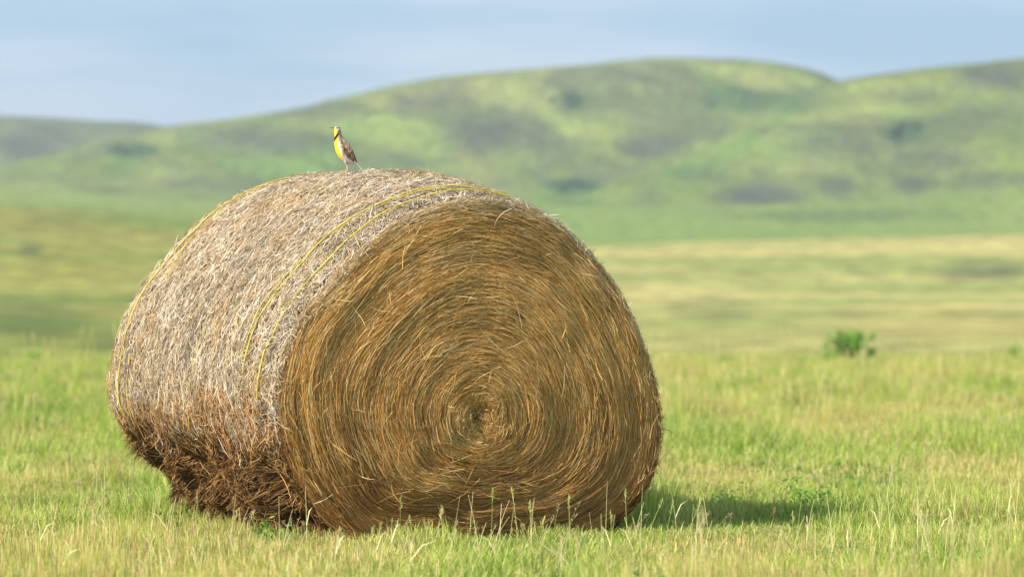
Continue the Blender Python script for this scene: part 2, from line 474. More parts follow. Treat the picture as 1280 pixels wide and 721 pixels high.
def scatter(name, X, Y, kindi, size, turn=None):
    Z = terrain(X, Y)
    me = bpy.data.meshes.new(name)
    me.vertices.add(len(X)); me.vertices.foreach_set('co', np.stack([X, Y, Z], -1).astype(np.float32).ravel())
    a = me.attributes.new('kind_index', 'INT', 'POINT'); a.data.foreach_set('value', kindi.astype(np.int32))
    T = np.zeros((len(X), 3), np.float32); T[:, 2] = rng.uniform(0, 6.28, len(X)); T[:, 0] = rng.normal(0, .06, len(X)); T[:, 1] = rng.normal(0.04, .06, len(X))
    a = me.attributes.new('turn', 'FLOAT_VECTOR', 'POINT'); a.data.foreach_set('vector', T.ravel())
    a = me.attributes.new('size', 'FLOAT_VECTOR', 'POINT'); a.data.foreach_set('vector', size.astype(np.float32).ravel())
    me.materials.append(leaf_mat)
    o = bpy.data.objects.new(name, me); COL.objects.link(o)
    md = o.modifiers.new('scatter', 'NODES'); md.node_group = gn
    return o

def spread(y0, y1, dens):
    area = 0; w1 = .108 * y1 + 1.4
    n = int((y1 - y0) * 2 * w1 * dens)
    Y = rng.uniform(y0, y1, n); X = rng.uniform(-w1, w1, n)
    k = np.abs(X) < .108 * Y + 1.4
    return X[k], Y[k]
xs, ys, sz = [], [], []
for (a, b_, d, s) in ((14.5, 26, 420, 1.0), (26, 42, 190, 1.15), (42, 70, 80, 1.35), (70, 84, 50, 1.5), (84, 100, 30, 1.6)):
    x, y = spread(a, b_, d); xs.append(x); ys.append(y)
    s3 = np.ones((len(x), 3)) * s * rng.uniform(.75, 1.25, len(x))[:, None]
    s3[:, 2] *= 0.8 / (s ** 0.6) * rng.uniform(.8, 1.25, len(x)); s3[:, :2] *= 1.15 * s ** .5
    sz.append(s3)
gx = np.concatenate(xs); gy = np.concatenate(ys); gs = np.concatenate(sz)
# drifts of dry and lush grass
dry = fbm(gx / .8, gy / 4.5, 61, 4) * 0.6 + fbm(gx / 2.5, gy / 16, 62, 3) * 0.4
gpx = 640 + F * gx / gy; gpy = HORIZON + EYE * F / gy
def patch(x, y, hx, hy): return np.exp(-((gpx - x) / hx) ** 2 - ((gpy - y) / hy) ** 2)
dry += 0.13 * sstep(655, 690, gpy) + 0.2 * patch(1050, 540, 150, 14) + 0.14 * patch(940, 505, 160, 12) + .1 * patch(1200, 590, 100, 14) + 0.10 * patch(960, 590, 60, 12) + 0.07 * sstep(480, 455, gpy)
dry -= 0.13 * patch(1000, 645, 330, 26) + 0.16 * patch(30, 522, 90, 16) + 0.08 * patch(250, 600, 260, 40) + 0.1 * patch(1080, 575, 120, 14)
lushn = fbm(gx / .6, gy / 3, 63, 3)
u = rng.uniform(0, 1, len(gx))
dd = dry + (u - .5) * .22
ki = np.select([dd < .40, dd < .46, dd < .53, dd < .575, dd < .63], [3, 0, 1, 4, 2], 6)
ki = np.where((lushn > .68) & (u < .4) & (dd < .55), 5, ki)
ki = np.where(rng.uniform(0, 1, len(gx)) < .018, 7, ki)
gs[:, 2] *= 1 + .9 * sstep(23, 45, gy) * (1 - .8 * sstep(55, 80, gy))
tall = sstep(.5, .75, fbm(gx / .5, gy / 2.5, 64, 3)); gs[:, 2] *= .7 + 1.0 * tall
gs[:, 2] *= 1 - .4 * np.exp(-((gy - 20.0) / 1.1) ** 4)
tag(scatter('meadow_grass', gx, gy, ki, gs), kind='stuff')

# ------------------------------------------------------------------ hay bale
TH = rad(28)
FO = np.array([-0.164, 20.0, 0.0])               # middle of the front end, on the ground
S = np.array([math.cos(TH), math.sin(TH), 0]); V = np.array([-math.sin(TH), math.cos(TH), 0]); UP = np.array([0, 0, 1.0])
LEN = 1.60
CZ = 0.485                                        # where the hay is rolled from, sagged low
prof = np.array([[0, 1.37], [.21, 1.34], [.40, 1.26], [.61, 1.07], [.755, .845], [.845, .62], [.872, .45], [.835, .25], [.73, .10], [.56, .0], [.2, -.03], [-.25, -.03], [-.58, .0], [-.69, .12], [-.78, .25], [-.84, .41],
                 [-.868, .567], [-.84, .72], [-.765, .89], [-.615, 1.045], [-.475, 1.18], [-.28, 1.297]])
pang = np.arctan2(prof[:, 1] - CZ, prof[:, 0]); prad = np.hypot(prof[:, 0], prof[:, 1] - CZ)
o_ = np.argsort(pang); pang = pang[o_]; prad = prad[o_]
pa3 = np.concatenate([pang - 2 * np.pi, pang, pang + 2 * np.pi]); pr3 = np.tile(prad, 3)
ga = np.linspace(-np.pi, np.pi, 721)
gr = np.interp(ga, pa3, pr3)
kern = np.exp(-np.linspace(-2, 2, 41) ** 2); kern /= kern.sum()
gr = np.convolve(np.concatenate([gr[-21:-1], gr, gr[1:21]]), kern, 'valid')
def rim(phi):
    phi = (np.asarray(phi) + np.pi) % (2 * np.pi) - np.pi
    return np.interp(phi, ga, gr)

def shoulder(v):
    f = 1 - np.clip(1 - v / 0.26, 0, 1) ** 2.2
    r = 1 - np.clip(1 - (LEN - v) / 0.22, 0, 1) ** 2.2
    return f, r

def bale_point(phi, v, off=0.0):
    """point on the rolled side at angle phi and distance v behind the front end"""
    phi = np.asarray(phi, float); v = np.asarray(v, float)
    f, r = shoulder(v)
    up = np.clip(np.sin(phi), 0, 1)
    lf = np.clip(-np.cos(phi), 0, 1)
    ft = 1 - np.clip(1 - v / 0.75, 0, 1) ** 2.0
    f = f * (1 - up ** 2) + ft * up ** 2
    full = 1 + 0.055 + 0.092 * up ** 2 + 0.045 * lf + .045 * lf * up
    fac = 1 + (full - 1) * f - 0.05 * (1 - r)
    R = rim(phi) * fac
    # rings of tighter and looser hay, hollows, matted flaps low down
    R = R + 0.016 * (fbm(phi * 1.4 + 9, v * 5, 71, 3) - .5) * 2
    R = R + 0.010 * (fbm(phi * 2.0, v * 30, 72, 2) - .5) * 1.4 * 2
    lowm = sstep(0.10, -0.45, np.sin(phi)) * sstep(0.02, 0.14, v)
    fl = fbm(phi * 3.6 + v * 5.5, v * 4.5 - phi, 73, 3)
    R = R + lowm * 0.2 * (np.abs(fl * 2 - 1) * -1.6 + 0.42)
    lump = fbm(phi * 9.0 + v * 8, v * 16, 74, 3) - .5
    R = R + lowm * 0.11 * lump + off
    R = R * (1 - .27 * sstep(.06, -.5, np.sin(phi)) * lf * np.clip(v / LEN, 0, 1))
    x = R * np.cos(phi); z = CZ + R * np.sin(phi)
    z = np.maximum(z, -0.04)
    return FO + x[..., None] * S + v[..., None] * V + z[..., None] * UP

def side_normal(phi, v):
    e = 1e-2
    a = bale_point(phi + e, v) - bale_point(phi - e, v); b = bale_point(phi, v + e) - bale_point(phi, v - e)
    n = np.cross(b, a); n = n / (np.linalg.norm(n, axis=-1)[..., None] + 1e-9)
    out = np.cos(phi)[..., None] * S + np.sin(phi)[..., None] * UP
    return np.where((n * out).sum(-1, keepdims=True) < 0, -n, n), a / (np.linalg.norm(a, axis=-1)[..., None] + 1e-9)

def front_point(r, phi, off=0.0):
    """point on the front end, r from 0 (the core) to 1 (the rim)"""
    r = np.asarray(r, float); phi = np.asarray(phi, float)
    # near the core the rings are round
    R = rim(phi); Rr = 0.75 * np.mean(gr) + 0 * R
    k = sstep(0, 0.7, r); RR = (Rr * (1 - k) + R * k) * r
    bulge = 0.055 * (1 - r ** 2.2) - 0.012 * np.exp(-(r / 0.12) ** 2) + 0.012 * (vnoise(r * 13 + 1.2 * phi / 6.28, phi * 0.9, 81) - .5) * 2
    bulge = bulge + 0.012 * (fbm(r * 5 * np.cos(phi) + 7, r * 5 * np.sin(phi), 82, 3) - .5) * 2
    x = RR * np.cos(phi); z = CZ + RR * np.sin(phi); z = np.maximum(z, -0.04)
    return FO + x[..., None] * S - (bulge + off)[..., None] * V + z[..., None] * UP

bale = bpy.data.objects.new('round_hay_bale', None); COL.objects.link(bale)
borg = FO + V * LEN / 2
bale.location = borg
tag(bale, 'big round bale of golden hay with yellow twine, sagging on the green meadow', 'hay bale')

hay_side = tint_material('weathered_hay', 0.75, 0.15, translucent=0.12)
hay_end = tint_material('golden_hay', 0.6, 0.12, translucent=0.12)

# --- rolled side: backing plus loose straw
B = Batch()
ph = np.linspace(-np.pi, np.pi, 500); vv = np.linspace(0, LEN, 130)
PH, VV = np.meshgrid(ph, vv, indexing='ij')
P = bale_point(PH, VV, -0.012)
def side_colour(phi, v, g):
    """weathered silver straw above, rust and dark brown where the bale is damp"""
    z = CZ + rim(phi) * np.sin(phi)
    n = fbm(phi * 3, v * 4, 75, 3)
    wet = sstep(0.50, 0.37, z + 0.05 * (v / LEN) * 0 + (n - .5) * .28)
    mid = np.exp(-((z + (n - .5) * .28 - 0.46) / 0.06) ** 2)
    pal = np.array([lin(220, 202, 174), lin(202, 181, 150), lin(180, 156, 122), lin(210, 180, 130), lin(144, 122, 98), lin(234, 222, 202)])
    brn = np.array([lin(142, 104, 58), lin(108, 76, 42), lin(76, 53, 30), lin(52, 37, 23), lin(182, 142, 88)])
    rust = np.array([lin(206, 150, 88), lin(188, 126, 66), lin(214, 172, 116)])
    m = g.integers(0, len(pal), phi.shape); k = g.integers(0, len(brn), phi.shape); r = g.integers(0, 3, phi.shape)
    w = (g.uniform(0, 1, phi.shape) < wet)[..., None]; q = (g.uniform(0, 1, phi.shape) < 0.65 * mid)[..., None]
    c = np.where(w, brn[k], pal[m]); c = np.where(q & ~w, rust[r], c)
    groove_shade = sstep(.56, .70, fbm(phi * 2.2, v * 34, 78, 3) * .75 + .25 * fbm(phi * 9, v * 9, 79, 2))[..., None]  # shade of grooves round the roll, painted into the straw colour
    c = c * (1 - .38 * groove_shade) * (.78 + .44 * fbm(phi * 7, v * 9, 90, 3))[..., None]
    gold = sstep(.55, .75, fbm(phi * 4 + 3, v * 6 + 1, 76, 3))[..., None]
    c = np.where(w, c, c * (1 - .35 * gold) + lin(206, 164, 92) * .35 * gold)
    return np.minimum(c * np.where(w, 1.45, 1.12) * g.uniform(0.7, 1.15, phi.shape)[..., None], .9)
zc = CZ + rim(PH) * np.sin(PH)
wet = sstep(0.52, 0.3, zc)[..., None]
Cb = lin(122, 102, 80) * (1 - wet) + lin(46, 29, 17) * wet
Cb = Cb * (0.6 + 0.8 * fbm(PH * 30, VV * 60, 77, 3)[..., None])
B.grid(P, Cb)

def side_straw(N, lmin, lmax, spreadang, lift, wmin, wmax, seed, phi_rng=None, v_rng=(0.0, LEN), K=5, curl=0.6, raise0=0.0, only_low=False, tone=1.0):
    g = np.random.default_rng(seed)
    phi = g.uniform(*(phi_rng or (-np.pi, np.pi)), N); v = g.uniform(v_rng[0], v_rng[1], N)
    keep = (CZ + rim(phi) * np.sin(phi)) > 0.0
    if only_low: keep &= (np.sin(phi) < 0.05)
    phi = phi[keep]; v = v[keep]; N = len(phi)
    ang = g.normal(0, 1, N) * spreadang
    low = np.sin(phi) < -0.2
    ang = ang + np.where(low, 0.55, 0) * np.sign(-np.cos(phi))
    sgn = g.choice([-1, 1], N)
    ln = g.uniform(lmin, lmax, N) * g.choice([.6, 1, 1.3], N)
    dk = ln / (K - 1)
    off = g.uniform(-0.008, 0.014, N) + raise0; slope = g.normal(0, lift, N)
    turn = g.normal(0, curl, N)
    pts = []; cp, cvv, ca, co = phi.copy(), v.copy(), ang.copy(), off.copy()
    for k in range(K):
        pts.append(bale_point(cp, cvv, co))
        cp = cp + sgn * dk * np.cos(ca) / rim(cp)
        cvv = cvv + dk * np.sin(ca)
        ca = ca + turn / (K - 1)
        co = np.maximum(co + slope * dk * (0.5 + k / K), -0.02)
    P = np.stack(pts, 1)
    tg = np.gradient(P, axis=1); tg /= np.linalg.norm(tg, axis=-1)[..., None] + 1e-9
    n, _ = side_normal(phi, v)
    n = n + g.normal(0, .45, n.shape)
    sd_ = np.cross(tg, np.repeat(n[:, None], K, 1)); sd_ /= np.linalg.norm(sd_, axis=-1)[..., None] + 1e-9
    W = g.uniform(wmin, wmax, N)[:, None] * np.array([.7, 1, 1, .8, .35])[None]
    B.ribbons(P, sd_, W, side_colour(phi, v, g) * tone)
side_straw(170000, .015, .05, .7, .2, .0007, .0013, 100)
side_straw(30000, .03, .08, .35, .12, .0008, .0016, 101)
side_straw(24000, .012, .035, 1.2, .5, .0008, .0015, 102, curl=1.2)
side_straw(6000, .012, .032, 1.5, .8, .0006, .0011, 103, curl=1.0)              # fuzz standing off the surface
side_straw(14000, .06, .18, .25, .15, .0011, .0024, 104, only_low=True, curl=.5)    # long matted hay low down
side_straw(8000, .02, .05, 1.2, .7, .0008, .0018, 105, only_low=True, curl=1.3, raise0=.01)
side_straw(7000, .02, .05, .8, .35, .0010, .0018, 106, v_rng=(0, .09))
def ragged(N, seed):
    g = np.random.default_rng(seed)
    cen = [(3.62, LEN - .06, .03, 0.09), (3.35, LEN - .03, .10, .05), (3.9, LEN - .05, .12, .06), (3.75, 1.1, .2, .05), (4.0, .7, .25, .05)]
    for (p0, v0, sp, ll) in cen:
        n = N // 5; phi = g.normal(p0, sp, n); v = np.clip(g.normal(v0, sp * .5, n), .1, LEN)
        root = bale_point(phi, v, -.015)
        d = np.array([-.8, -.2, -.35]) + g.normal(0, .35, (n, 3)); d /= np.linalg.norm(d, axis=1)[:, None]
        ln = ll * g.uniform(.3, 1.2, n); K = 5; tt_ = np.linspace(0, 1, K)
        P = root[:, None] + d[:, None] * (ln[:, None] * tt_)[..., None] + np.array([0, 0, -1.]) * (ln[:, None] * .4 * tt_ ** 2)[..., None]
        sd_ = np.cross(d, g.normal(0, 1, (n, 3))); sd_ /= np.linalg.norm(sd_, axis=1)[:, None]
        B.ribbons(P, np.repeat(sd_[:, None], K, 1), g.uniform(.0008, .0018, n)[:, None] * np.array([1, 1, .9, .7, .3])[None], side_colour(phi, v, g) * .8)
ragged(2600, 120)
B.build('rolled_side', hay_side, bale, org=borg)

# --- ends
def end_colour(phi, r, g):
    z = CZ + rim(phi) * r * np.sin(phi)
    pal = np.array([lin(222, 184, 124), lin(202, 160, 96), lin(176, 131, 70), lin(236, 208, 156), lin(136, 99, 54), lin(192, 147, 82), lin(210, 171, 112)])
    brn = np.array([lin(164, 119, 70), lin(138, 98, 56), lin(108, 75, 43), lin(190, 147, 92)])
    n = fbm(r * 3 * np.cos(phi) + 4, r * 3 * np.sin(phi) + 4, 83, 3)
    damp = np.clip(sstep(0.55, 0.02, z + (n - .5) * .5) * 1.0, 0, 1)
    edge = sstep(.93, 1.0, r) * sstep(0.5, 1.3, z)
    c = np.where((g.uniform(0, 1, phi.shape) < damp)[..., None], brn[g.integers(0, 4, phi.shape)], pal[g.integers(0, 7, phi.shape)])
    c = np.where((g.uniform(0, 1, phi.shape) < edge * .5)[..., None], lin(196, 180, 154), c)
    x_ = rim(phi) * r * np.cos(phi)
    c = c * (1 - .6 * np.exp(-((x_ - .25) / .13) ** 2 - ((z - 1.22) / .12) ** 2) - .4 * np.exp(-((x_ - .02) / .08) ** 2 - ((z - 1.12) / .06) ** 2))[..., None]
    ring = 0.86 + 0.28 * vnoise(r * 16 + phi / 6.28, phi * 1.3, 84)
    c = c * (ring * g.uniform(0.7, 1.3, phi.shape) * 1.27)[..., None] * np.array([1.0, .99, .88])
    return c / np.maximum(1, c.max(-1, keepdims=True) / .8)

def end_straw(B, N, lmin, lmax, dev, lift, wmin, wmax, seed, pf, K=7, offr=(-.012, .02), rpow=.5, rmin=0.03, rmax=1.0, tone=1.0, curl=.12, maxoff=.03):
    g = np.random.default_rng(seed)
    r = rmin + (rmax - rmin) * g.uniform(0, 1, N) ** rpow; phi = g.uniform(-np.pi, np.pi, N)
    keep = CZ + rim(phi) * r * np.sin(phi) > -.01
    r = r[keep]; phi = phi[keep]; N = len(r)
    ang = g.normal(0.02, 1, N) * dev * (1 + 3.5 * np.exp(-(r / .15) ** 2)); sgn = g.choice([-1, 1], N)
    ln = g.uniform(lmin, lmax, N) * g.choice([.6, 1, 1.2], N) * (0.4 + .6 * sstep(0.02, .4, r))
    dk = ln / (K - 1)
    off = g.uniform(*offr, N); sl = np.abs(g.normal(0, lift, N)); turn = g.normal(0, curl, N)
    mid = (K - 1) * g.uniform(.2, .8, N)
    cr, cp, ca = r.copy(), phi.copy(), ang.copy(); pts = []; RR = rim(phi)
    for k in range(K):
        o = off + sl * (np.abs(k - mid)) * dk
        pts.append(pf(cr, cp, np.minimum(o, maxoff + off)))
        cp = cp + sgn * dk * np.cos(ca) / np.maximum(cr * RR, .035)
        cr = np.clip(cr + dk * np.sin(ca) / RR, 0.005, 1.02)
        ca = ca + turn / (K - 1)
    P = np.stack(pts, 1)
    tg = np.gradient(P, axis=1); tg /= np.linalg.norm(tg, axis=-1)[..., None] + 1e-9
    n = -V + g.normal(0, .45, (N, 3))
    sd_ = np.cross(tg, np.repeat(n[:, None], K, 1)); sd_ /= np.linalg.norm(sd_, axis=-1)[..., None] + 1e-9
    prf = np.interp(np.linspace(0, 1, K), [0, .2, .7, 1], [.6, 1, .9, .3])
    W = g.uniform(wmin, wmax, N)[:, None] * prf[None]
    C = end_colour(phi, r, g) * tone
    B.ribbons(P, sd_, W, C)

E = Batch()
rr = np.linspace(0.002, 1.03, 90); ph = np.linspace(-np.pi, np.pi, 361)
RR_, PP_ = np.meshgrid(rr, ph, indexing='ij')
P = front_point(RR_, PP_, -0.03)
Cb = lin(96, 64, 32) * (0.45 + 1.0 * fbm(RR_ * 40, PP_ * 2.5, 85, 3)[..., None])
E.grid(P, Cb)
end_straw(E, 60000, .13, .30, .06, .03, .0007, .0013, 200, front_point, offr=(-.026, .002))
end_straw(E, 44000, .13, .32, .08, .04, .0006, .0011, 201, front_point, offr=(-.006, .014))
end_straw(E, 3500, .04, .12, .4, .12, .0008, .0013, 202, front_point, offr=(.0, .02), tone=1.12)
end_straw(E, 160, .05, .13, 1.3, .25, .0008, .0013, 203, front_point, offr=(.01, .03), tone=1.25, curl=.7)
end_straw(E, 700, .03, .08, 1.0, .3, .0006, .0011, 204, front_point, rmin=.0, rmax=.17, offr=(0, .02))
end_straw(E, 3500, .05, .13, .25, .3, .0008, .0014, 205, front_point, rmin=.93, rmax=1.0, rpow=1, offr=(-.02, .01))
tag(E.build('front_end', hay_end, bale, org=borg), 'golden brown spiral end with the rings of the roll')

def rear_point(r, phi, off=0.0):
    p = bale_point(np.asarray(phi, float), np.full(np.shape(phi), LEN), 0.0)
    c = FO + CZ * UP + V * LEN
    k = np.asarray(r)[..., None]
    return c + (p - c) * k + V * ((0.05 * (1 - np.asarray(r) ** 2)) + off)[..., None]
E2 = Batch()
P = rear_point(RR_[:, ::2] / 1.03, PP_[:, ::2], -.03)
E2.grid(P, Cb[:, ::2])
end_straw(E2, 9000, .12, .3, .2, .15, .0013, .0026, 210, rear_point, rmax=.98)
E2.build('rear_end', hay_end, bale, org=borg)

# --- yellow twine wound round the roll
tw_mat = tint_material('yellow_twine', 0.5, 0.3)
def twine(v0, v1, p0, p1, w, wob, seed, off=.013):
    B = Batch()
    ph = np.linspace(p0, p1, 260)
    v = v0 + (v1 - v0) * (ph - p0) / (p1 - p0) + wob * (fbm(ph * 1.1, ph * 0, seed, 3) - .5)
    o = off + .003 + .006 * (vnoise(ph * 9, ph * 0, seed + 1) - .3) - 0.016 * sstep(.5, .7, vnoise(ph * 2.3, ph * 0, seed + 2)) * sstep(2.3, 2.9, ph)
    B.tube(bale_point(ph, v, o), w * .8, lin(224, 204, 74) * np.clip(.62 + .6 * vnoise(ph * 14, ph * 0, seed + 3), 0, 1.1)[:, None], 5)
    B.build('twine', tw_mat, bale, smooth=True, org=borg)
twine(.065, .07, 1.35, 3.05, .0036, .03, 301)
twine(.14, .165, 1.3, 2.95, .0034, .04, 302)
twine(.15, .20, 1.6, 2.9, .0026, .05, 303, .008)
twine(LEN - .20, LEN - .185, .8, 3.3, .0036, .03, 304)
twine(LEN - .225, LEN - .25, 1.0, 3.2, .0026, .05, 305, .009)
twine(.62, .70, 2.75, 3.2, .0022, .06, 306, .004)

# ------------------------------------------------------------------ meadowlark
feather = tint_material('feathers', 0.75, 0.2)
def meadowlark(loc, rz):
    B = Batch(); k = 4.25e-4
    T = lambda cx, cy, y=0: np.array([(cx - 405) * k, y * k, (605 - cy) * k])
    yel, blk, wht = lin(238, 206, 44), lin(20, 18, 18), lin(222, 212, 196)
    brn, drk, grey = lin(164, 138, 108), lin(92, 72, 56), lin(120, 118, 116)
    secs = [(316, 131, 3), (318, 137, 20), (317, 150, 31), (318, 168, 35), (320, 188, 35), (322, 208, 35), (326, 230, 39), (331, 256, 47), (338, 285, 55), (347, 318, 61), (358, 352, 65), (371, 388, 66), (388, 422, 61), (410, 450, 50), (436, 472, 38), (462, 484, 27), (492, 496, 16), (508, 510, 8)]
    cen = np.array([[a, b_] for a, b_, _ in secs], float); rads = np.array([r for *_, r in secs], float)
    tt = np.linspace(0, len(secs) - 1, 90)
    cx = np.interp(tt, range(len(secs)), cen[:, 0]); cy = np.interp(tt, range(len(secs)), cen[:, 1]); rr = np.interp(tt, range(len(secs)), rads)
    ker = np.array([1, 2, 3, 2, 1]) / 9.
    sm = lambda a: np.convolve(np.pad(a, 2, 'edge'), ker, 'valid')
    cx, cy, rr = sm(cx), sm(cy), sm(rr) * .95
    d = np.stack([np.gradient(cx), np.gradient(cy)], -1); d /= np.linalg.norm(d, axis=1)[:, None]
    # section plane: perpendicular to the spine, tempered so the head stays level
    pz = np.stack([-d[:, 1], d[:, 0]], -1)
    pz = np.where(pz[:, :1] > 0, -pz, pz)          # towards the breast (smaller x)
    n = 40; a = np.linspace(0, 2 * np.pi, n, endpoint=False)
    P = np.zeros((90, n, 3)); C = np.zeros((90, n, 3))
    for i in range(90):
        ca, sa = np.cos(a), np.sin(a)
        x = cx[i] + pz[i, 0] * rr[i] * ca; y = cy[i] + pz[i, 1] * rr[i] * ca
        P[i] = np.stack([(x - 405) * k, sa * rr[i] * .9 * k, (605 - y) * k], -1)
        f = (ca + 1) / 2                            # 1 at the breast, 0 at the back
        ti = tt[i]
        streak = (vnoise(a * 5, np.full(n, ti * 1.3), 5) > .55)[:, None]
        back = np.where(streak, drk, brn)
        c = np.where((f > .74)[:, None], yel, np.where((f > .45)[:, None], wht, back))
        if ti > 8: c = np.where(((f > .45) & (f < .7) & (vnoise(a * 6, np.full(n, ti * 2.2), 6) > .6))[:, None], brn, c)
        if ti > 12.4: c = np.where((f > .5)[:, None], wht, c)
        # throat, black V, white cheek
        if ti < 8:
            c = np.where((f > .60)[:, None], yel, np.where((f > .36)[:, None], grey * 1.6, back))
            cenv = 6.9 - 4.2 * (1 - f)              # the V climbs up the sides of the throat
            vband = (np.abs(ti - cenv) < .75) & (f > .45)
            c = np.where(vband[:, None], blk, c)
        if ti < 3.2:
            c = np.where((f > .72)[:, None] & (ti > 2.0), yel, np.where((f > .2)[:, None], wht, back))
            if 1.7 < ti < 2.3: c = np.where((f < .82)[:, None], blk, c)        # eye line
            if ti < 1.1: c = np.where((np.abs(np.sin(a)) > .25)[:, None], blk * 2, wht)    # striped crown
        C[i] = c
    B.grid(P, C, close_v=True)
    # folded wings lying on the flanks
    for s in (-1, 1):
        W = np.zeros((24, 12, 3)); WC = np.zeros((24, 12, 3))
        for i, t_ in enumerate(np.linspace(0, 1, 24)):
            ax = 352 + (512 - 352) * t_; ay = 248 + (500 - 248) * t_ ** 1.02
            hw = 24 * math.sin(math.pi * min(t_ * .82 + .12, 1)) ** .7 + 2
            lat = np.interp(t_, [0, .3, .6, .85, 1], [28, 46, 42, 24, 9])
            for j, q in enumerate(np.linspace(0, 2 * np.pi, 12, endpoint=False)):
                W[i, j] = T(ax + 10 * (1 - t_) + hw * math.cos(q) * .88, ay - hw * math.cos(q) * .5, s * (lat + 9 * math.sin(q) * (1 - .5 * t_)))
                st = (int((math.cos(q) * 3 + 3)) + int(t_ * 14)) % 3
                WC[i, j] = [drk, brn, lin(176, 156, 128)][st] if t_ < .55 else [drk, brn, drk * .8][st]
        B.grid(W, WC, close_v=True)
    # tail: fan of feathers, white outer ones
    for j in range(-3, 4):
        a0 = T(488, 480, j * 6); b0 = T(618, 612, j * 10 * .9)
        dd = (b0 - a0); sidev = np.array([0, 1.0, 0]); upv = np.array([.7, 0, .7])
        c = wht * 1.05 if abs(j) >= 2 else (drk if j % 2 else brn)
        w = 7.5 * k; th = 2.2 * k
        ptsA = [a0 + dd * q for q in (0, .5, .96, 1)]
        G = np.array([[p + sidev * w * sgx * m + upv * th * sgz for sgx, sgz in ((-1, -1), (1, -1), (1, 1), (-1, 1))] for p, m in zip(ptsA, (.8, 1, .9, .3))])
        G = G + np.array([0, 0, -abs(j) * 1.2 * k])
        B.grid(G, np.broadcast_to(c, G.shape), close_v=True)
    # bill
    B.tube(np.array([T(298, 152), T(275, 149), T(236, 146)]), np.array([9, 6, 2.2]) * k, grey * .8, 8)
    # eyes
    for s in (-1, 1):
        q = np.linspace(0, np.pi, 7); w_ = np.linspace(0, 2 * np.pi, 9)
        Q, Wq = np.meshgrid(q, w_, indexing='ij')
        c0 = T(311, 153, s * 25)
        P = c0 + 5.2 * k * np.stack([np.sin(Q) * np.cos(Wq), np.cos(Q), np.sin(Q) * np.sin(Wq)], -1)
        B.grid(P, np.broadcast_to(lin(12, 9, 8), P.shape))
    # legs and toes
    pink = lin(214, 172, 146)
    for s, pts in ((-1, [(378, 440), (398, 492), (412, 530), (396, 604)]), (1, [(402, 446), (420, 500), (432, 536), (418, 604)])):
        p = np.array([T(a_, b_, s * 18) for a_, b_ in pts])
        fine = np.array([[np.interp(t_, [0, 1, 2, 3], p[:, c_]) for c_ in range(3)] for t_ in np.linspace(0, 3, 19)])
        B.tube(fine, np.interp(np.linspace(0, 3, 19), [0, .9, 1.6, 2, 3], [22, 12, 6, 5, 4]) * k, np.array([wht if i < 7 else pink for i in range(19)]), 8)
        foot = p[-1]
        for aa, ll in ((180, 30), (150, 26), (210, 26), (0, 22)):
            e = foot + np.array([math.cos(rad(aa)) * ll, math.sin(rad(aa)) * ll, -1]) * k
            m = (foot + e) / 2 + np.array([0, 0, 3 * k])
            B.tube(np.array([foot, m, e, e + (e - m) * .3 - np.array([0, 0, 4 * k])]), np.array([3.6, 3.2, 2.4, .8]) * k, pink, 6)
    o = B.build('meadowlark', feather, smooth=True)
    o.location = loc; o.rotation_euler = (0, 0, rz)
    return o
bv, bphi = 0.96, math.pi / 2 + 0.105
bp_ = bale_point(np.array([bphi]), np.array([bv]), 0.0)[0]
bird = meadowlark(tuple(bp_ + np.array([0, 0, .018])), rad(12))
tag(bird, 'small yellow breasted songbird with black V bib standing on top of the hay bale', 'bird')

# ------------------------------------------------------------------ shrub and weeds
leafm = tint_material('shrub_leaf', 0.5, 0.25, translucent=0.45)
barkm = tint_material('shrub_stem', 0.8, 0.1)
def shrub(name, x, y, height, width, nst, nleaf, cols, label, cat, group=None, seed=1, ls=.03):
    g = np.random.default_rng(seed)
    root = bpy.data.objects.new(name, None); COL.objects.link(root)
    z0 = ground_z(x, y); root.location = (x, y, z0)
    SB, LB = Batch(), Batch()
    for i in range(nst):
        a = g.uniform(0, 6.28); sp = width * .5 * g.uniform(.25, 1); h = height * g.uniform(.55, 1)
        t_ = np.linspace(0, 1, 8)
        pts = np.stack([sp * t_ ** 1.3 * math.cos(a) + g.normal(0, .01 * height, 8), sp * t_ ** 1.3 * math.sin(a) + g.normal(0, .01 * height, 8), h * t_ - .02], -1)
        SB.tube(pts, np.linspace(.012, .003, 8) * height, lin(104, 92, 56), 4)
        m = nleaf // nst
        q = g.uniform(.2, 1, m)
        c = np.stack([np.interp(q, t_, pts[:, j]) for j in range(3)], -1) + g.normal(0, .035 * height + .012, (m, 3))
        d = g.normal(0, 1, (m, 3)); d[:, 2] = np.abs(d[:, 2]) * .8; d /= np.linalg.norm(d, axis=1)[:, None]
        e = np.cross(d, g.normal(0, 1, (m, 3))); e /= np.linalg.norm(e, axis=1)[:, None]
        s = ls * g.uniform(.6, 1.3, m)[:, None]
        v = np.stack([c - d * s, c + e * s * .4, c + d * s, c - e * s * .4], 1).reshape(-1, 3)
        f = np.arange(4 * m).reshape(m, 4)
        cl = np.array(cols)[g.integers(0, len(cols), m)] * g.uniform(.7, 1.25, (m, 1))
        LB.add(v, f, np.repeat(cl, 4, 0))
    SB.build('stem', barkm, root); LB.build('foliage', leafm, root)
    tag(root, label, cat, group)
    return root
def on_ground(px, py):
    Y = EYE * F / (py - HORIZON); return (px - 640) / F * Y, Y
GR = [lin(132, 182, 70), lin(96, 152, 58), lin(172, 200, 86)]
x, y = on_ground(1062, 453)
shrub('leafy_shrub', x, y, .50, 1.05, 15, 1000, GR, 'bright green bushy shrub standing at the far edge of the meadow', 'shrub', seed=3, ls=.05)
x, y = on_ground(1088, 453)
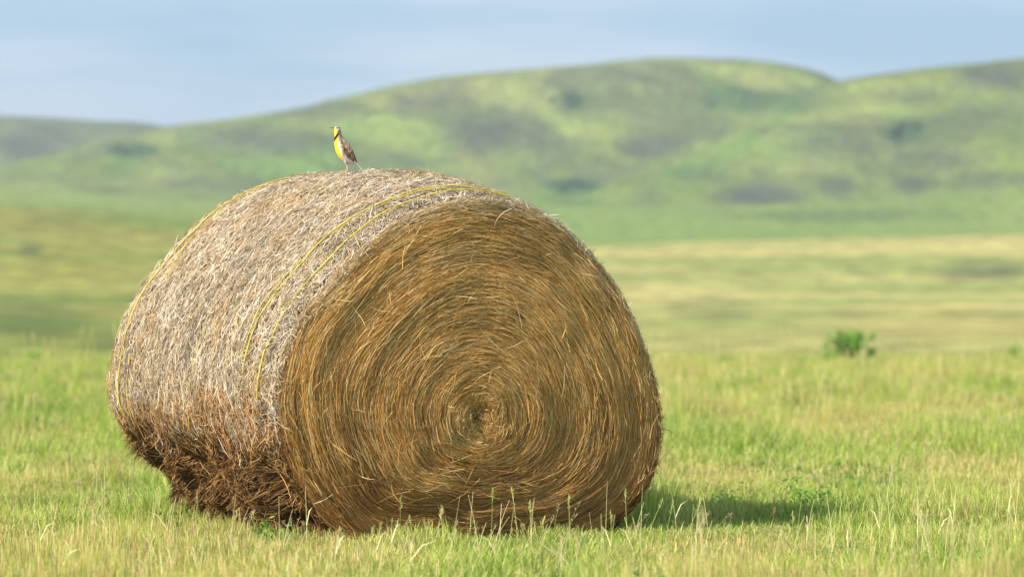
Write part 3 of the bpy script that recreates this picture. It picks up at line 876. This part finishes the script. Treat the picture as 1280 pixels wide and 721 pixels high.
shrub('leafy_shrub', x, y, .22, .26, 6, 260, [GR[1]], 'tiny dark green sprig just right of the bright bushy shrub', 'shrub', seed=4, ls=.035)
x, y = on_ground(1268, 453)
shrub('leafy_shrub', x, y, .30, .30, 7, 300, [GR[0], GR[2]], 'small green sprig at the right border on the meadow edge', 'shrub', seed=5, ls=.04)
for i, (px_, py_, h, w, n, lab) in enumerate([
        (216, 662, .13, .16, 170, 'small leafy green weed at the bale\'s rear left foot'),
        (335, 678, .11, .20, 170, 'low leafy green weed in front of the bale\'s dark matted side'),
        (1008, 640, .16, .26, 260, 'broad leafy green weed in the shaded grass right of the bale'),
        (905, 634, .13, .22, 200, 'dark leafy weed nearest the right side of the bale'),
        (1210, 715, .09, .13, 120, 'low leafy weed in the bottom right corner of the meadow')]):
    x, y = on_ground(px_, py_)
    shrub('leafy_weed', x, y, h, w, 9, n, GR, lab, 'weed', 'leafy weeds in the meadow', seed=20 + i, ls=.013)

for i, (px_, py_, h, w, lab) in enumerate([
        (1035, 458, .26, .5, 'low yellow green clump just left of the bright bushy shrub'),
        (40, 455, .22, .6, 'low green clump at the far meadow edge on the left side')]):
    x, y = on_ground(px_, py_)
    shrub('grass_clump', x, y, h, w, 12, 260, [GR[2], GR[0]], lab, 'weed clump', seed=40 + i, ls=.035)

# tall dry stems standing in the near grass
stem_mat = tint_material('dry_stalk', 0.6, 0.2, translucent=0.0)
def dry_stems(pts_list, seed):
    g = np.random.default_rng(seed); B = Batch()
    for (x, y, h, lx, kind) in pts_list:
        z0 = ground_z(x, y); ly = g.normal(0, .05)
        t_ = np.linspace(0, 1, 9)
        p = np.stack([x + lx * t_ ** 1.5, y + ly * t_ ** 1.5, z0 + h * t_], -1)
        c = (lin(232, 218, 160) if kind < .6 else lin(186, 192, 108) if kind < .88 else lin(170, 134, 96)) * g.uniform(.8, 1.15)
        B.tube(p, np.linspace(.0013, .0006, 9), c * 1.15, 4)
        if kind > .62:
            m = 11
            for k in range(m):
                q = 1 - .22 * k / m
                s0 = np.array([np.interp(q, t_, p[:, j]) for j in range(3)])
                an = g.uniform(0, 6.28); r_ = .007 * (0.5 + k / m)
                e = s0 + np.array([r_ * math.cos(an), r_ * math.sin(an), .013])
                B.tube(np.array([s0, (s0 + e) / 2, e]), [.0003, .0010, .0003], c, 3)
        if kind < .12:
            s0 = p[3]; e = s0 + np.array([g.normal(0, .05), g.normal(0, .03), .07]); mdl = (s0 + e) / 2 + np.array([0, 0, .02])
            B.tube(np.array([s0, mdl, e]), [.002, .0022, .0005], c, 3)
    return B
g = np.random.default_rng(55); lst = []
for _ in range(400):
    y = g.uniform(16.6, 19.3) if g.uniform() < .72 else g.uniform(19.3, 25)
    x = g.uniform(-.115 * y - .5, .115 * y + .5)
    rel = np.array([x, y, 0]) - FO; sv, vvv = rel @ S, rel @ V
    if abs(sv) < .85 and -.02 < vvv < LEN + .05: continue
    lst.append((x, y, g.uniform(.10, .26) * (1.25 if g.uniform() < .12 else 1) * (1 if y > 18 else .75), g.normal(.01, .025), g.uniform()))
tag(dry_stems(lst, 9).build('dry_grass_stems', stem_mat), kind='stuff')

# ------------------------------------------------------------------ far brush on the hills
def far_brush():
    g = np.random.default_rng(77); B = Batch()
    cand = []
    for (bx, by, hx, hy, a, kx) in BRUSH:
        if kx not in 's' or by > 300 or a < .6: continue
        far = by < 255
        e = ((PX - bx) / hx) ** 2 + ((PY - by) / hy) ** 2 + (pn - .5) * 1.2
        ok = np.argwhere((e < .9) & ((YY > 900) if far else (YY > 130)))
        if len(ok) == 0: continue
        n = int(min(30, hx * hy / 20))
        for i, j in ok[g.integers(0, len(ok), n)]:
            cand.append((XX[i, j] + g.normal(0, 1.5), YY[i, j] + g.normal(0, 4), kx))
    for x, y, kx in cand:
        z = ground_z(x, y); s = g.uniform(.5, 1.4) * (1.0 if y > 900 else .35)
        m = 60
        d = g.normal(0, 1, (m, 3)); d /= np.linalg.norm(d, axis=1)[:, None]; d[:, 2] = np.abs(d[:, 2])
        c = np.array([x, y, z]) + d * s * g.uniform(.5, 1, (m, 1)) * np.array([1.3, 1.3, .8])
        e1 = g.normal(0, 1, (m, 3)); e1 /= np.linalg.norm(e1, axis=1)[:, None]; e2 = np.cross(e1, d)
        q = s * .22
        v = np.stack([c - e1 * q, c + e2 * q, c + e1 * q, c - e2 * q], 1).reshape(-1, 3)
        B.add(v, np.arange(4 * m).reshape(m, 4), (shrubc if kx == 's' else sage * .8) * g.uniform(.8, 1.3))
    return B
tag(far_brush().build('distant_brush', leafm), kind='stuff')

# ------------------------------------------------------------------ air
hz = Batch()
x0, x1, y0, y1, z0, z1 = -2150, 2150, -32, 3010, float(ZZ.min()) - 1, float(ZZ.max()) + 3
v = np.array([[x, y, z] for z in (z0, z1) for y in (y0, y1) for x in (x0, x1)])
hz.add(v, [[0, 2, 3, 1], [4, 5, 7, 6], [0, 1, 5, 4], [1, 3, 7, 5], [3, 2, 6, 7], [2, 0, 4, 6]], (1, 1, 1))
hm = bpy.data.materials.new('haze'); hm.use_nodes = True
t = hm.node_tree; t.nodes.remove(t.nodes['Principled BSDF'])
pv = t.nodes.new('ShaderNodeVolumePrincipled'); pv.inputs['Color'].default_value = (.88, .93, .98, 1); pv.inputs['Density'].default_value = 0.00022; pv.inputs['Anisotropy'].default_value = 0.1
t.links.new(pv.outputs['Volume'], t.nodes['Material Output'].inputs['Volume'])
tag(hz.build('haze', hm), kind='stuff')
